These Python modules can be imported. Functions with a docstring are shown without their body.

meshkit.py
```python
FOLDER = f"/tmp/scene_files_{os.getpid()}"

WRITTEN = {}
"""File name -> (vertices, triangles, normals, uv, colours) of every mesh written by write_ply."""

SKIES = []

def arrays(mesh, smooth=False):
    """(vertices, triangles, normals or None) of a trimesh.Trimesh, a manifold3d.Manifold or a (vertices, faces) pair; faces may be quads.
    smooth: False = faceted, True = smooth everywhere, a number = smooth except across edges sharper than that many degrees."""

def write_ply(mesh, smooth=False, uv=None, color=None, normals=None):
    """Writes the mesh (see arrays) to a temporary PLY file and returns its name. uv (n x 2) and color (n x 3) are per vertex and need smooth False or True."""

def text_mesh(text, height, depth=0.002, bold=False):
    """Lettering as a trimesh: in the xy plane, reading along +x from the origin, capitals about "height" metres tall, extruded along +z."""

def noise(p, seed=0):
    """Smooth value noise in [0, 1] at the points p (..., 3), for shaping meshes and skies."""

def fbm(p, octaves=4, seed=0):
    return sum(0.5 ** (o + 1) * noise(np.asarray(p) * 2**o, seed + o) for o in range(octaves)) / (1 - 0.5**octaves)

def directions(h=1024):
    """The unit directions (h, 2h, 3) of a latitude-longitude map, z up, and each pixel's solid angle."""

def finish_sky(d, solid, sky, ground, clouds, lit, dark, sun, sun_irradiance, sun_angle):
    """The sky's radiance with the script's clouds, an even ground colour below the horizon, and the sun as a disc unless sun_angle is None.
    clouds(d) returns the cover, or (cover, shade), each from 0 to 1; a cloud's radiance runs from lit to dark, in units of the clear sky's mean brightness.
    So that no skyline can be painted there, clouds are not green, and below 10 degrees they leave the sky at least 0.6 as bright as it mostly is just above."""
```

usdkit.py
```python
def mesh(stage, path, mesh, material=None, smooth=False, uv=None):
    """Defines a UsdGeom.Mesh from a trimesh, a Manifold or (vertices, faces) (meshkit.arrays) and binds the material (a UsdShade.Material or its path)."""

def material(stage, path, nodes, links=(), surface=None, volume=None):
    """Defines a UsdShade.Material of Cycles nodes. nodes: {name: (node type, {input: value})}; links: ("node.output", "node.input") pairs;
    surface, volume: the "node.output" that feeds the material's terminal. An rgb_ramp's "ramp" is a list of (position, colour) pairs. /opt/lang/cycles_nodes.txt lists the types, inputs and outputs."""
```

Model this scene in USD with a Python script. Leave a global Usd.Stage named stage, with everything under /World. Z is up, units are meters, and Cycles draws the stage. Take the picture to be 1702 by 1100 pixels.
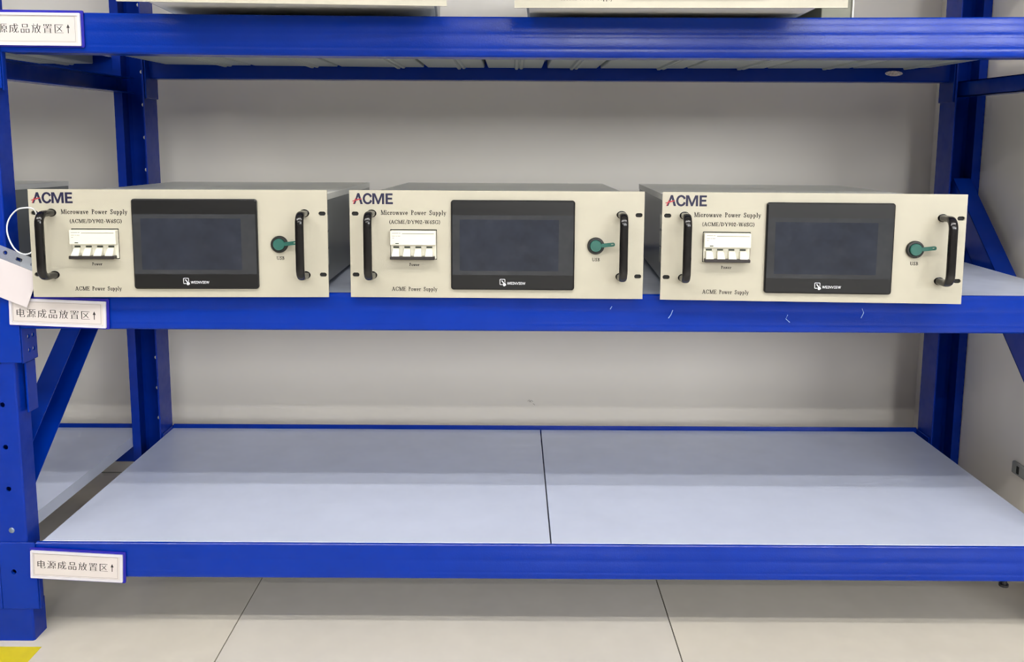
import json, math, random
import numpy as np
import trimesh
import manifold3d as m3
from shapely import geometry as sg, affinity, union_all
import meshkit, usdkit
from pxr import Usd, UsdGeom, UsdLux, UsdShade, Sdf, Gf

random.seed(7)
stage = Usd.Stage.CreateInMemory()
UsdGeom.SetStageUpAxis(stage, 'Z'); UsdGeom.SetStageMetersPerUnit(stage, 1.0)
UsdGeom.Xform.Define(stage, '/World'); UsdGeom.Scope.Define(stage, '/World/Looks')

# ------------------------------------------------------------------ camera, lights, exposure
W, H = 1702, 1100
F_PX, PPY = 1462.92, 422.54
PITCH, YAW, ROLL = 0.1344, -0.0010, 0.0047
CAM = np.array([0.8255, -1.45, 0.8891])
cam = UsdGeom.Camera.Define(stage, '/World/camera')
cp, sp, cy, sy = math.cos(PITCH), math.sin(PITCH), math.cos(YAW), math.sin(YAW)
fw = np.array([sy * cp, cy * cp, -sp]); r0 = np.array([cy, -sy, 0.0]); u0 = np.cross(r0, fw)
rt = math.cos(ROLL) * r0 + math.sin(ROLL) * u0; up = np.cross(rt, fw)
M = np.eye(4); M[0, :3], M[1, :3], M[2, :3], M[3, :3] = rt, up, -fw, CAM
cam.AddTransformOp().Set(Gf.Matrix4d(*M.ravel().tolist()))
AP = 36.0
cam.CreateHorizontalApertureAttr(AP); cam.CreateVerticalApertureAttr(AP * H / W)
cam.CreateFocalLengthAttr(AP * F_PX / W)
cam.CreateVerticalApertureOffsetAttr((PPY - H / 2) * AP / W)
cam.CreateClippingRangeAttr(Gf.Vec2f(0.05, 100.0))
cam.CreateExposureAttr(0.0)

CEIL = 3.0
LAMPS = [(x, y) for y in (-1.55, -1.9) for x in (-1.5, -0.15, 1.2, 2.55)] + [(x, -4.6) for x in (-1.5, -0.15, 1.2, 2.55)]
LAMP_L, LAMP_R, LAMP_Z = 1.2, 0.022, 2.80
LAMP_POWER = 66.0
FRONT_Y = -5.8                                     # the wall with the added fill windows, behind the camera
FILL_WINDOWS = [(1.55, 1.3), (4.3, 2.8)]; WIN_Z0, WIN_Z1 = 1.5, 2.7  # unseen windows, added and placed to throw low light on the back wall
for k_, (x_, w_) in enumerate(FILL_WINDOWS):
    wl = UsdLux.RectLight.Define(stage, f'/World/fill_daylight_{k_ + 1}')
    wl.CreateWidthAttr(w_); wl.CreateHeightAttr(WIN_Z1 - WIN_Z0); wl.CreateIntensityAttr(19.0); wl.CreateColorAttr(Gf.Vec3f(0.97, 0.99, 1.0))
    wl.AddTranslateOp().Set(Gf.Vec3d(x_, FRONT_Y - 0.06, (WIN_Z0 + WIN_Z1) / 2)); wl.AddRotateXYZOp().Set(Gf.Vec3f(90, 0, 0))

# ------------------------------------------------------------------ measures of the rack (floor at z = 0, bottom shelf's front left corner at x = y = 0)
BW, D = 1.80, 0.6066
ZB, ZM, ZT = 0.1826, 0.6262, 1.0828
BH = 0.064
YW, XW, XR = 0.78, 1.879, 6.2                     # face of the wall behind

# ------------------------------------------------------------------ helpers
used = {}
def numbered(path_parent, name):
    k = (path_parent, name); n = used.get(k, 0); used[k] = n + 1
    return f'{path_parent}/{name}' if n == 0 else f'{path_parent}/{name}_{n:03d}'
def data(prim, **kw):
    for k, v in kw.items():
        if v is not None: prim.SetCustomDataByKey(k, v)
    return prim
def path_of(parent): return '/World' if parent is None else str(parent.GetPath())
def obj(name, mesh, mat, parent=None, smooth=30, label=None, category=None, group=None, kind=None):
    m = usdkit.mesh(stage, numbered(path_of(parent), name), mesh, MAT[mat], smooth=smooth)
    return data(m.GetPrim(), label=label, category=category, group=group, kind=kind)
def thing(name, label=None, category=None, loc=(0, 0, 0), rot=(0, 0, 0), group=None, kind=None, parent=None):
    x = UsdGeom.Xform.Define(stage, numbered(path_of(parent), name))
    if parent is None:
        x.AddTranslateOp().Set(Gf.Vec3d(*map(float, loc))); x.AddRotateXYZOp().Set(Gf.Vec3f(*map(float, rot)))
    return data(x.GetPrim(), label=label, category=category, group=group, kind=kind)
def copy_of(src, label, loc, rot=(0, 0, 0), group=None):
    c = thing(src.GetName(), label, src.GetCustomDataByKey('category'), loc, rot, group)
    c.GetReferences().AddInternalReference(src.GetPath()); c.SetInstanceable(True)
    return c
cat = trimesh.util.concatenate
def box(x0, x1, y0, y1, z0, z1):
    b = trimesh.creation.box((x1 - x0, y1 - y0, z1 - z0)); b.apply_translation(((x0 + x1) / 2, (y0 + y1) / 2, (z0 + z1) / 2)); return b
def bev(x0, x1, y0, y1, z0, z1, r=0.001):
    """a box with chamfered edges"""
    c = []
    for ax in range(3):
        lo, hi = np.array([x0, y0, z0], float) + r, np.array([x1, y1, z1], float) - r
        lo[ax] -= r; hi[ax] += r
        c += [(x, y, z) for x in (lo[0], hi[0]) for y in (lo[1], hi[1]) for z in (lo[2], hi[2])]
    return trimesh.convex.convex_hull(np.array(c))
def tm(man):
    m = man.to_mesh(); return trimesh.Trimesh(m.vert_properties[:, :3], m.tri_verts, process=True)
def man(t): return m3.Manifold(m3.Mesh(np.asarray(t.vertices, np.float32), np.asarray(t.faces, np.uint32)))
def ext(poly, depth):
    """extrude shapely polygon(s) along +z"""
    return cat([trimesh.creation.extrude_polygon(g, depth, engine='earcut') for g in getattr(poly, 'geoms', [poly]) if not g.is_empty])
def remap(t, X, Y, Z, o=(0, 0, 0)):
    A = np.eye(4); A[:3, 0], A[:3, 1], A[:3, 2], A[:3, 3] = X, Y, Z, o
    t = t.copy(); t.apply_transform(A)
    if np.linalg.det(A[:3, :3]) < 0: t.invert()
    return t
def face(poly, depth, y=0.0, o=(0, 0)):
    """a flat shape drawn in the (x, z) plane, its front at y - depth, its back at y"""
    return remap(ext(poly, depth), (1, 0, 0), (0, 0, 1), (0, -1, 0), (o[0], y, o[1]))
def prof_x(pts, x0, x1):
    """a profile in (y, z), swept from x0 to x1"""
    return remap(ext(sg.Polygon(pts), x1 - x0), (0, 1, 0), (0, 0, 1), (1, 0, 0), (x0, 0, 0))
def rrect(x0, z0, x1, z1, r, n=6):
    return sg.box(x0 + r, z0 + r, x1 - r, z1 - r).buffer(r, quad_segs=n)
def tube(path, r, sides=10, rx=None, closed=False, updir=(0, 0, 1)):
    """a tube of elliptical section along a path"""
    P = np.asarray(path, float); n = len(P)
    T = np.gradient(P, axis=0) if not closed else np.roll(P, -1, 0) - np.roll(P, 1, 0)
    T /= np.linalg.norm(T, axis=1)[:, None]
    a = np.linspace(0, 2 * np.pi, sides, endpoint=False); V = []
    ref = np.array(updir, float)
    for p, t in zip(P, T):
        s = np.cross(t, ref); s = s / np.linalg.norm(s) if np.linalg.norm(s) > 1e-6 else np.array([1.0, 0, 0]); q = np.cross(s, t)
        V.append(p + np.outer(np.cos(a), s) * (rx or r) + np.outer(np.sin(a), q) * r)
    V = np.vstack(V); Fs = []
    for i in range(n if closed else n - 1):
        j = (i + 1) % n
        for k in range(sides):
            l = (k + 1) % sides
            Fs += [(i * sides + k, i * sides + l, j * sides + l), (i * sides + k, j * sides + l, j * sides + k)]
    if not closed:
        V = np.vstack([V, P[:1], P[-1:]]); c0, c1 = len(V) - 2, len(V) - 1
        for k in range(sides):
            l = (k + 1) % sides
            Fs += [(c0, l, k), (c1, (n - 1) * sides + k, (n - 1) * sides + l)]
    t = trimesh.Trimesh(V, np.array(Fs), process=False)
    trimesh.repair.fix_normals(t); return t
def cyl_y(x, z, r, y0, y1, n=16):
    c = trimesh.creation.cylinder(r, y1 - y0, sections=n); c.apply_transform(trimesh.transformations.rotation_matrix(np.pi / 2, [1, 0, 0])); c.apply_translation((x, (y0 + y1) / 2, z)); return c
def cyl_z(x, y, r, z0, z1, n=16):
    c = trimesh.creation.cylinder(r, z1 - z0, sections=n); c.apply_translation((x, y, (z0 + z1) / 2)); return c

# ------------------------------------------------------------------ materials
MAT = {}
def lin(c): return tuple((x / 12.92 if x <= 0.04045 else ((x + 0.055) / 1.055) ** 2.4) for x in (v / 255 for v in c))
def mat(name, srgb, rough=0.5, metallic=0.0, spec=0.5, coat=0.0, var=0.0, vscale=6.0, bump=0.0, bscale=400.0, stretch=(1, 1, 1), rvar=0.0, trans=0.0, ior=1.5):
    base = lin(srgb)
    n = {'tc': ('texture_coordinate', {}), 'mp': ('mapping', {'mapping_type': 'point', 'scale': stretch}),
         'p': ('principled_bsdf', {'base_color': base, 'roughness': rough, 'metallic': metallic, 'specular_ior_level': spec, 'coat_weight': coat, 'coat_roughness': 0.08, 'transmission_weight': trans, 'ior': ior})}
    l = [('tc.object', 'mp.vector')]
    if var:
        n['n'] = ('noise_texture', {'scale': vscale, 'detail': 5.0, 'roughness': 0.6})
        n['r'] = ('rgb_ramp', {'ramp': [(0.25, tuple(c * (1 - var) for c in base)), (0.75, tuple(min(1, c * (1 + var)) for c in base))]})
        l += [('mp.vector', 'n.vector'), ('n.fac', 'r.fac'), ('r.color', 'p.base_color')]
    if rvar:
        n['n2'] = ('noise_texture', {'scale': vscale * 2.3, 'detail': 4.0})
        n['m'] = ('map_range', {'from_min': 0.3, 'from_max': 0.7, 'to_min': max(0.02, rough - rvar), 'to_max': rough + rvar})
        l += [('mp.vector', 'n2.vector'), ('n2.fac', 'm.value'), ('m.result', 'p.roughness')]
    if bump:
        n['nb'] = ('noise_texture', {'scale': bscale, 'detail': 2.0})
        n['b'] = ('bump', {'strength': bump, 'distance': 0.001})
        l += [('tc.object', 'nb.vector'), ('nb.fac', 'b.height'), ('b.normal', 'p.normal')]
    MAT[name] = usdkit.material(stage, f'/World/Looks/{name}', n, l, surface='p.BSDF')
mat('blue_paint', (0, 43, 145), 0.22, spec=0.22, var=0.08, vscale=5, bump=0.12, bscale=350, rvar=0.06)
mat('blue_post', (0, 41, 143), 0.30, spec=0.22, var=0.10, vscale=9, bump=0.12, bscale=350, rvar=0.06)
mat('dark_hole', (9, 14, 48), 0.8)
mat('cream_paint', (176, 171, 155), 0.42, var=0.03, vscale=8, bump=0.10, bscale=900)
mat('chassis_grey', (128, 131, 130), 0.28, spec=0.8, var=0.06, vscale=10, bump=0.08, bscale=700)
mat('lit_grey', (228, 227, 220), 0.35, var=0.05, vscale=10)  # paler than the chassis: reflected wall and floor light put into the colour
mat('louvre_grey', (150, 150, 144), 0.45)
mat('case_grey', (112, 112, 98), 0.5)
mat('edge_white', (236, 234, 226), 0.5)
mat('panel_grey', (200, 207, 226), 0.28, var=0.03, vscale=3, bump=0.05, bscale=300, rvar=0.05)
mat('panel_lip', (200, 207, 226), 0.35)
mat('rib_grey', (168,176,176), 0.4)
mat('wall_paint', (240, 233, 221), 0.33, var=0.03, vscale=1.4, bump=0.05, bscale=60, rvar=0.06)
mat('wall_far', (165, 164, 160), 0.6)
mat('ceiling_white', (170, 170, 170), 0.8)
mat('skirting_black', (26, 27, 26), 0.5)
mat('joint_dark', (84, 80, 74), 0.8)
mat('floor_tile', (212, 205, 191), 0.22, var=0.045, vscale=5, rvar=0.06)
mat('floor_tile_pale', (212, 206, 195), 0.22, var=0.045, vscale=5, rvar=0.06)
mat('floor_far', (190, 183, 172), 0.25, var=0.05, vscale=4)
mat('tape_yellow', (216, 198, 20), 0.45, var=0.05, vscale=30)
mat('handle_black', (12, 10, 12), 0.16, bump=0.05, bscale=900)
mat('foot_steel', (120, 116, 96), 0.35, metallic=0.7)
mat('bezel_black', (9, 10, 13), 0.32)
mat('screen_glass', (50, 52, 56), 0.13, var=0.22, vscale=14, rvar=0.05)
mat('screen_dark', (38, 42, 53), 0.12, var=0.25, vscale=18, rvar=0.06)
mat('mark_white', (205, 207, 212), 0.5)
mat('ink', (14, 10, 9), 0.7)
mat('ink_soft', (150, 146, 128), 0.7)
mat('ink_label', (38, 36, 38), 0.7)
mat('navy', (8, 6, 50), 0.5)
mat('swoosh_red', (160, 44, 54), 0.5)
mat('breaker_white', (222, 219, 204), 0.35)
mat('breaker_window', (58, 64, 54), 0.4)
mat('breaker_bar', (44, 40, 40), 0.35)
mat('recess_black', (18, 17, 16), 0.7)
mat('knob_ring', (10, 13, 12), 0.45)
mat('knob_green', (30, 88, 78), 0.42, var=0.05, vscale=80)
mat('frame_white', (204, 201, 208), 0.35)
mat('paper_white', (204, 196, 193), 0.55)
mat('label_backing', (26, 22, 150), 0.4)
mat('line_grey', (150, 146, 142), 0.6)
mat('card_white', (206, 198, 200), 0.5)
mat('loop_white', (236, 238, 240), 0.35)
mat('scratch', (150, 180, 226), 0.5)
mat('scuff', (170, 160, 150), 0.7)
mat('pale_mottle', (206, 196, 196), 0.45, var=0.55, vscale=260)
mat('rivet_grey', (118, 132, 150), 0.35, metallic=0.4)
mat('pin_black', (14, 13, 18), 0.4)
mat('lamp_housing', (230, 230, 228), 0.5)
MAT['clear_plastic'] = usdkit.material(stage, '/World/Looks/clear_plastic', {
    't': ('transparent_bsdf', {'color': (0.93, 0.95, 0.97)}), 'g': ('glossy_bsdf', {'color': (1, 1, 1), 'roughness': 0.12}), 'd': ('diffuse_bsdf', {'color': (0.75, 0.78, 0.84)}),
    'f': ('fresnel', {'IOR': 1.5}), 'm': ('mix_closure', {}), 'm2': ('mix_closure', {'fac': 0.22})},
    [('f.fac', 'm.fac'), ('t.BSDF', 'm.closure1'), ('g.BSDF', 'm.closure2'), ('m.closure', 'm2.closure1'), ('d.BSDF', 'm2.closure2')], surface='m2.closure')
MAT['lamp_glow'] = usdkit.material(stage, '/World/Looks/lamp_glow', {'e': ('emission', {'color': (1.0, 0.975, 0.93), 'strength': LAMP_POWER})}, surface='e.emission')

# ------------------------------------------------------------------ room shell
RX0, RX1, RY0 = -7.0, XR, FRONT_Y
TILE, GAP = 0.797, 0.002
floor = thing('floor', 'beige polished tile floor under and in front of the blue rack', 'floor', kind='structure')
obj('grout', box(RX0, RX1, RY0, YW, -0.02, -0.0035), 'joint_dark', floor, smooth=False)
tx = [0.3215 - 3 * TILE + k * TILE for k in range(7)]
ty = [-1.2 + k * TILE for k in range(3)]
for j, y in enumerate(ty):
    for i, x in enumerate(tx):
        y1 = min(y + TILE - GAP / 2, YW - 0.001)
        obj('floor_tile', bev(x + GAP / 2, x + TILE - GAP / 2, y + GAP / 2, y1, -0.004, 0.0, 0.0004), 'floor_tile_pale' if (i + j) % 3 == 1 else 'floor_tile', floor, smooth=False)
far = cat([box(RX0, tx[0], RY0, YW, -0.004, 0), box(tx[0], RX1, RY0, ty[0], -0.004, 0), box(tx[-1] + TILE, RX1, ty[0], YW, -0.004, 0)])
obj('floor_paving', far, 'floor_far', floor, smooth=False)

wb = thing('wall_back', 'pale grey wall behind the blue rack', 'wall', kind='structure')
obj('wall_core', box(RX0, RX1 + 0.1, YW + 0.012, YW + 0.1, 0, CEIL), 'joint_dark', wb, smooth=False)
seams = [RX0, -4.2, -1.9, RX1]
for a, b in zip(seams[:-1], seams[1:]):
    obj('wall_panel', bev(a + 0.0012, b - 0.0012, YW, YW + 0.012, 0.0, CEIL, 0.001), 'wall_paint', wb, smooth=False)
sc = cat([tube([(0.866 + a, YW - 0.0004, 0.2 + b) for a, b in s], 0.0006, 5) for s in
          ([(0, 0), (0.004, 0.004), (0.009, -0.003)], [(0.004, -0.002), (0.010, 0.003), (0.014, -0.001)], [(0.014, -0.006), (0.019, -0.010)])])
obj('scuff_mark', sc, 'scuff', wb, smooth=False, label='small grey scuff mark on the wall')
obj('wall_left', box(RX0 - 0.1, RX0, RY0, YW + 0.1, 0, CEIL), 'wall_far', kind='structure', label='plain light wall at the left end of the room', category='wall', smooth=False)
obj('wall_right', bev(XW, XW + 0.55, -0.06, YW + 0.012, -0.004, CEIL, 0.002), 'wall_paint', kind='structure', label='pale wall return close beside the right end of the rack', category='wall', smooth=False)
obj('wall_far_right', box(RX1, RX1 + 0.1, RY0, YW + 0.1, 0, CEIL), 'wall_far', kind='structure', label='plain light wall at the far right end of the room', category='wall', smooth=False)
xe = [RX0] + [v for x, w in FILL_WINDOWS for v in (x - w / 2, x + w / 2)] + [RX1]
wf = [box(RX0, RX1, RY0 - 0.12, RY0, 0, WIN_Z0), box(RX0, RX1, RY0 - 0.12, RY0, WIN_Z1, CEIL)] + [box(a, c, RY0 - 0.12, RY0, WIN_Z0, WIN_Z1) for a, c in zip(xe[::2], xe[1::2])]
obj('wall_front', cat(wf), 'wall_far', kind='structure', label='light wall with two added windows facing the rack across the room', category='wall', smooth=False)
for n_, (x, w) in enumerate(FILL_WINDOWS):
    wn = thing(f'window_{n_ + 1}', 'unseen white framed window in the wall facing the rack', 'window', (x, RY0, 0), kind='structure')
    a = w / 2
    obj('frame', cat([box(-a, -a + .05, -.05, .0, WIN_Z0, WIN_Z1), box(a - .05, a, -.05, .0, WIN_Z0, WIN_Z1), box(-a, a, -.05, .0, WIN_Z0, WIN_Z0 + .05), box(-a, a, -.05, .0, WIN_Z1 - .05, WIN_Z1), box(-.025, .025, -.05, .0, WIN_Z0, WIN_Z1)]), 'lamp_housing', wn, smooth=False)
obj('ceiling', box(RX0, RX1, RY0, YW + 0.1, CEIL, CEIL + 0.1), 'ceiling_white', kind='structure', label='white ceiling of the room', category='ceiling', smooth=False)

lamp0 = None
ol = thing('wall_outlet', 'small pale outlet low on the right wall, cut by the right edge', 'outlet', (XW, 0.278, 0.208))
obj('cover_plate', bev(-0.008, -0.0001, -0.04, 0.04, -0.013, 0.013, 0.002), 'louvre_grey', ol, smooth=False)
for a in (-0.02, 0.012): obj('socket', bev(-0.0095, -0.008, a, a + 0.008, -0.008, 0.008, 0.0005), 'recess_black', ol, smooth=False)
for lx, ly in LAMPS:
    if True:
        nth = ['first', 'second', 'third', 'fourth'][round((lx + 1.5) / 1.35)]; row = {-1.55: 'row nearest the rack', -1.9: 'second row from the rack', -4.6: 'row far from the rack'}[ly]
        lab = f'white ceiling tube light, {nth} from the left in the {row}'
        if lamp0 is None:
            lamp0 = thing('ceiling_light', lab, 'ceiling light', (lx, ly, CEIL), group='ceiling lights')
            a = LAMP_L / 2; dz = LAMP_Z - CEIL
            obj('housing', cat([bev(-a - .02, a + .02, -0.03, 0.03, dz + 0.03, dz + 0.075, .010), box(-a + .2, -a + .21, -0.005, 0.005, dz + .07, -0.001), box(a - .21, a - .2, -0.005, 0.005, dz + .07, -0.001)]), 'lamp_housing', lamp0, smooth=False)
            tb = trimesh.creation.cylinder(LAMP_R, LAMP_L, sections=14); tb.apply_transform(trimesh.transformations.rotation_matrix(np.pi / 2, [0, 1, 0])); tb.apply_translation((0, 0, dz))
            obj('tube', tb, 'lamp_glow', lamp0, smooth=30)
        else:
            copy_of(lamp0, lab, (lx, ly, CEIL), group='ceiling lights')

obj('floor_tape', bev(-0.40, 0.006, -0.075 - 0.05, -0.0205, 0.0, 0.0007, 0.0002), 'tape_yellow', label='yellow marking tape on the floor at the foot of the left post', category='floor tape', smooth=False)

# ------------------------------------------------------------------ the rack: posts, beams, ties and braces bolted into one thing
rack = thing('storage_rack', 'blue steel storage rack with three shelf levels', 'storage rack')
PH = 1.78
FL, FR = -0.0490, 1.8440        # centre lines of the front posts
BL, BR = -0.0325, 1.8430        # centre lines of the rear posts
YBP = 0.616                     # back of the rear posts
def post_section(w, d, c, lip_a, lip_b):
    o = [(-w / 2, d), (-w / 2, c), (-w / 2 + c, 0.0), (w / 2 - c, 0.0), (w / 2, c), (w / 2, d)]
    return o, sg.LineString([(-w / 2 + lip_a, d)] + o + [(w / 2 - lip_b, d)]).buffer(0.0011, cap_style=2, join_style=1, quad_segs=2)
of, sf = post_section(0.0610, 0.0380, 0.0016, 0.026, 0.012)
ob, sb = post_section(0.0660, 0.0740, 0.0060, 0.0025, 0.018)       # turned round: a becomes the right lip
_, sb2 = post_section(0.0660, 0.0740, 0.0060, 0.018, 0.0025)
def post_mesh(sec, front, hx=0.0):
    p = man(ext(sec, PH))
    for k in range(22):
        z = 0.055 + 0.075 * k
        p = p - man(cyl_y(hx, z, 0.0044, -0.01, 0.012, 14))
    t = tm(p)
    if not front:                                # the rear posts face the wall, their open side to the front
        t = remap(t, (-1, 0, 0), (0, -1, 0), (0, 0, 1))
    return t
pf, pb, pb2 = post_mesh(sf, True, 0.006), post_mesh(sb, False), post_mesh(sb2, False)
for px_, front in ((FL, True), (FR, True), (BL, False), (BR, False)):
    y = 0.0011 if front else YBP
    t = (pf if front else pb if px_ < 1 else pb2).copy(); t.apply_translation((px_, y, 0.0))
    p = obj('upright_post', t, 'blue_post', rack, smooth=25)
    if front:
        foot = ext(sg.Polygon(of).buffer(0.0022, join_style=1).difference(sg.Polygon(of).buffer(0.0012)), 0.062)
        foot.apply_translation((px_, y, 0)); obj('foot_sleeve', foot, 'blue_post', p)
        for z in (0.205, 0.73):
            b = trimesh.creation.icosphere(2, 0.0052); b.apply_scale((1, 0.45, 1)); b.apply_translation((px_ + 0.006, y - 0.001, z)); obj('rivet', b, 'rivet_grey', p)
def sag(t, amount):
    if amount:
        v = np.array(t.vertices); v[:, 2] -= amount * (1 - (2 * v[:, 0] / BW - 1) ** 2).clip(0, 1); t = trimesh.Trimesh(v, t.faces, process=False)
    return t
def grid_x(pts, x0, x1, n):
    """beam profile in (y, z) cut in n lengths so that it can sag"""
    P = np.array(pts); xs = np.linspace(x0, x1, n + 1); k = len(P)
    V = np.vstack([np.column_stack([np.full(k, x), P]) for x in xs]); Fc = []
    for i in range(n):
        for a in range(k):
            b = (a + 1) % k
            Fc += [(i * k + a, i * k + b, (i + 1) * k + b), (i * k + a, (i + 1) * k + b, (i + 1) * k + a)]
    tri = trimesh.creation.triangulate_polygon(sg.Polygon(P), engine='earcut')
    tv, tf = tri
    idx = [int(np.argmin(np.abs(P - q).sum(1))) for q in tv]
    for f in tf: Fc += [(idx[f[0]], idx[f[1]], idx[f[2]]), (n * k + idx[f[0]], n * k + idx[f[2]], n * k + idx[f[1]])]
    t = trimesh.Trimesh(V, np.array(Fc), process=False); trimesh.repair.fix_normals(t); return t
def beam_profile(h=BH):
    g = 0.0007
    return [(0.0062, 0.0), (0.0024, -0.0004), (0.0008, -0.0022), (0.0012, -0.0100), (0.0002, -0.0125), (0.0, -0.0240), (g, -0.0262), (g, -0.0325), (0.0, -0.0347), (0.0, -0.0470), (g * .8, -0.0490), (g * .8, -0.0530), (0.0002, -0.0548),
            (0.0008, -h + 0.0025), (0.003, -h), (0.046, -h), (0.0485, -h + 0.0025), (0.0485, -0.0275), (0.046, -0.0262), (0.0070, -0.0262), (0.0066, -0.0008)]
def end_connector(z, side, front):
    """the hook plate on the beam's end, and the flat plate over the post's face"""
    s = 1 if side == 0 else -1; x = -0.0035 if side == 0 else BW + 0.0035
    if not front:
        x = BL + 0.0345 if side == 0 else BR - 0.0345
        return bev(min(x, x + s * 0.003), max(x, x + s * 0.003), 0.545, 0.612, z - 0.125, z - 0.003, 0.0008)
    pl = man(bev(min(x, x - s * 0.003), max(x, x - s * 0.003), 0.003, 0.050 if z == ZM else 0.012, z - 0.125, z - 0.003, 0.0008))
    for k in range(2 if z == ZM else 0):
        for yy in (0.024, 0.038):
            c = cyl_y(0, 0, 0.0040, -0.02, 0.02, 12); c.apply_transform(trimesh.transformations.rotation_matrix(np.pi / 2, [0, 0, 1])); c.apply_translation((x, yy, z - 0.082 - 0.024 * k)); pl = pl - man(c)
    c = FL if side == 0 else FR
    w = man(bev(min(c - s * 0.0175, x), max(c - s * 0.0175, x), -0.0030, -0.0004, z - 0.122, z + 0.001, 0.0007))
    for k in range(22):
        zz = 0.055 + 0.075 * k
        if z - 0.115 < zz < z - 0.01: w = w - man(cyl_y(c + 0.006, zz, 0.0046, -0.01, 0.012, 14))
    return cat([tm(pl), tm(w)])
LEVELS = [(ZB, 0.0), (ZM, 0.0), (ZT, 0.005)]
for z, s in LEVELS:
    t = sag(grid_x(beam_profile(), -0.0030, BW + 0.003, 24), s); t.apply_translation((0, 0, z))
    b = obj('beam', t, 'blue_paint', rack, smooth=28, label='front shelf beam')
    for side in (0, 1): obj('end_connector', end_connector(z, side, True), 'blue_paint', b, smooth=25)
    if z == ZM:
        for q in ([(1.094, 0.600), (1.091, 0.592), (1.087, 0.586)], [(1.287, 0.593), (1.284, 0.586), (1.291, 0.580)], [(1.411, 0.604), (1.414, 0.597), (1.410, 0.588)], [(0.992, 0.606), (0.989, 0.601)]):
            obj('scratch', tube([(a, -0.0001 if True else 0, c) for a, c in q], 0.0007, 5), 'scratch', b, smooth=False, label='pale scratch in the paint')
    if z == ZB:
        obj('safety_pin', cat([cyl_z(1.694, 0.012, 0.005, z - BH - 0.010, z - BH + 0.001, 12), cyl_z(1.694, 0.012, 0.008, z - BH - 0.013, z - BH - 0.009, 12)]), 'pin_black', b, label='black pin below the beam')
    zz = z + 0.009
    t = grid_x([(D + 0.0485 - 0.0475 + (0.0475 - a) * 1.0 - 0.0400, c) for a, c in beam_profile(0.080)][::-1], BL + 0.0375, BR - 0.0375, 4)
    t.apply_translation((0, 0, zz))
    rb = obj('beam', t, 'blue_paint', rack, smooth=28, label='rear shelf beam')
    for side in (0, 1): obj('end_connector', end_connector(zz, side, False), 'blue_paint', rb, smooth=25)
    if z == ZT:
        pt = sg.Point(0, 0).buffer(1, quad_segs=6); pt = affinity.scale(pt, 0.020, 0.0058)  # pale mottled ellipse on the rear beam
        obj('pale_patch', face(pt, 0.0004, 0.5596, (1.677, 1.030)), 'pale_mottle', rb, smooth=False, label='pale mottled patch on the beam')
Z_BLOCK = 1.54  # unseen fourth level, added to keep lamp light off the back wall
for lab, x0, x1 in (('front beam of the added light-blocking shelf above', -0.003, BW + 0.003), ('front beam of the next bay', -1.9, FL - 0.0300)):
    for z in ([Z_BLOCK] if x0 > -1 else [ZB, ZM, ZT, Z_BLOCK]):
        t = grid_x(beam_profile(), x0, x1, 2); t.apply_translation((0, 0, z)); b = obj('beam', t, 'blue_paint', rack, smooth=28, label=lab)
        if x0 < -1: obj('end_connector', bev(FL - 0.0305, FL - 0.0182, -0.0030, -0.0004, z - 0.122, z + 0.001, 0.0007), 'blue_paint', b, smooth=25)
t = grid_x([(D + 0.001 + (0.0475 - a) - 0.0400, c) for a, c in beam_profile(0.080)][::-1], BL + 0.0375, BR - 0.0375, 2); t.apply_translation((0, 0, Z_BLOCK)); obj('beam', t, 'blue_paint', rack, smooth=28, label='rear beam of the added light-blocking shelf above')
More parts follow.
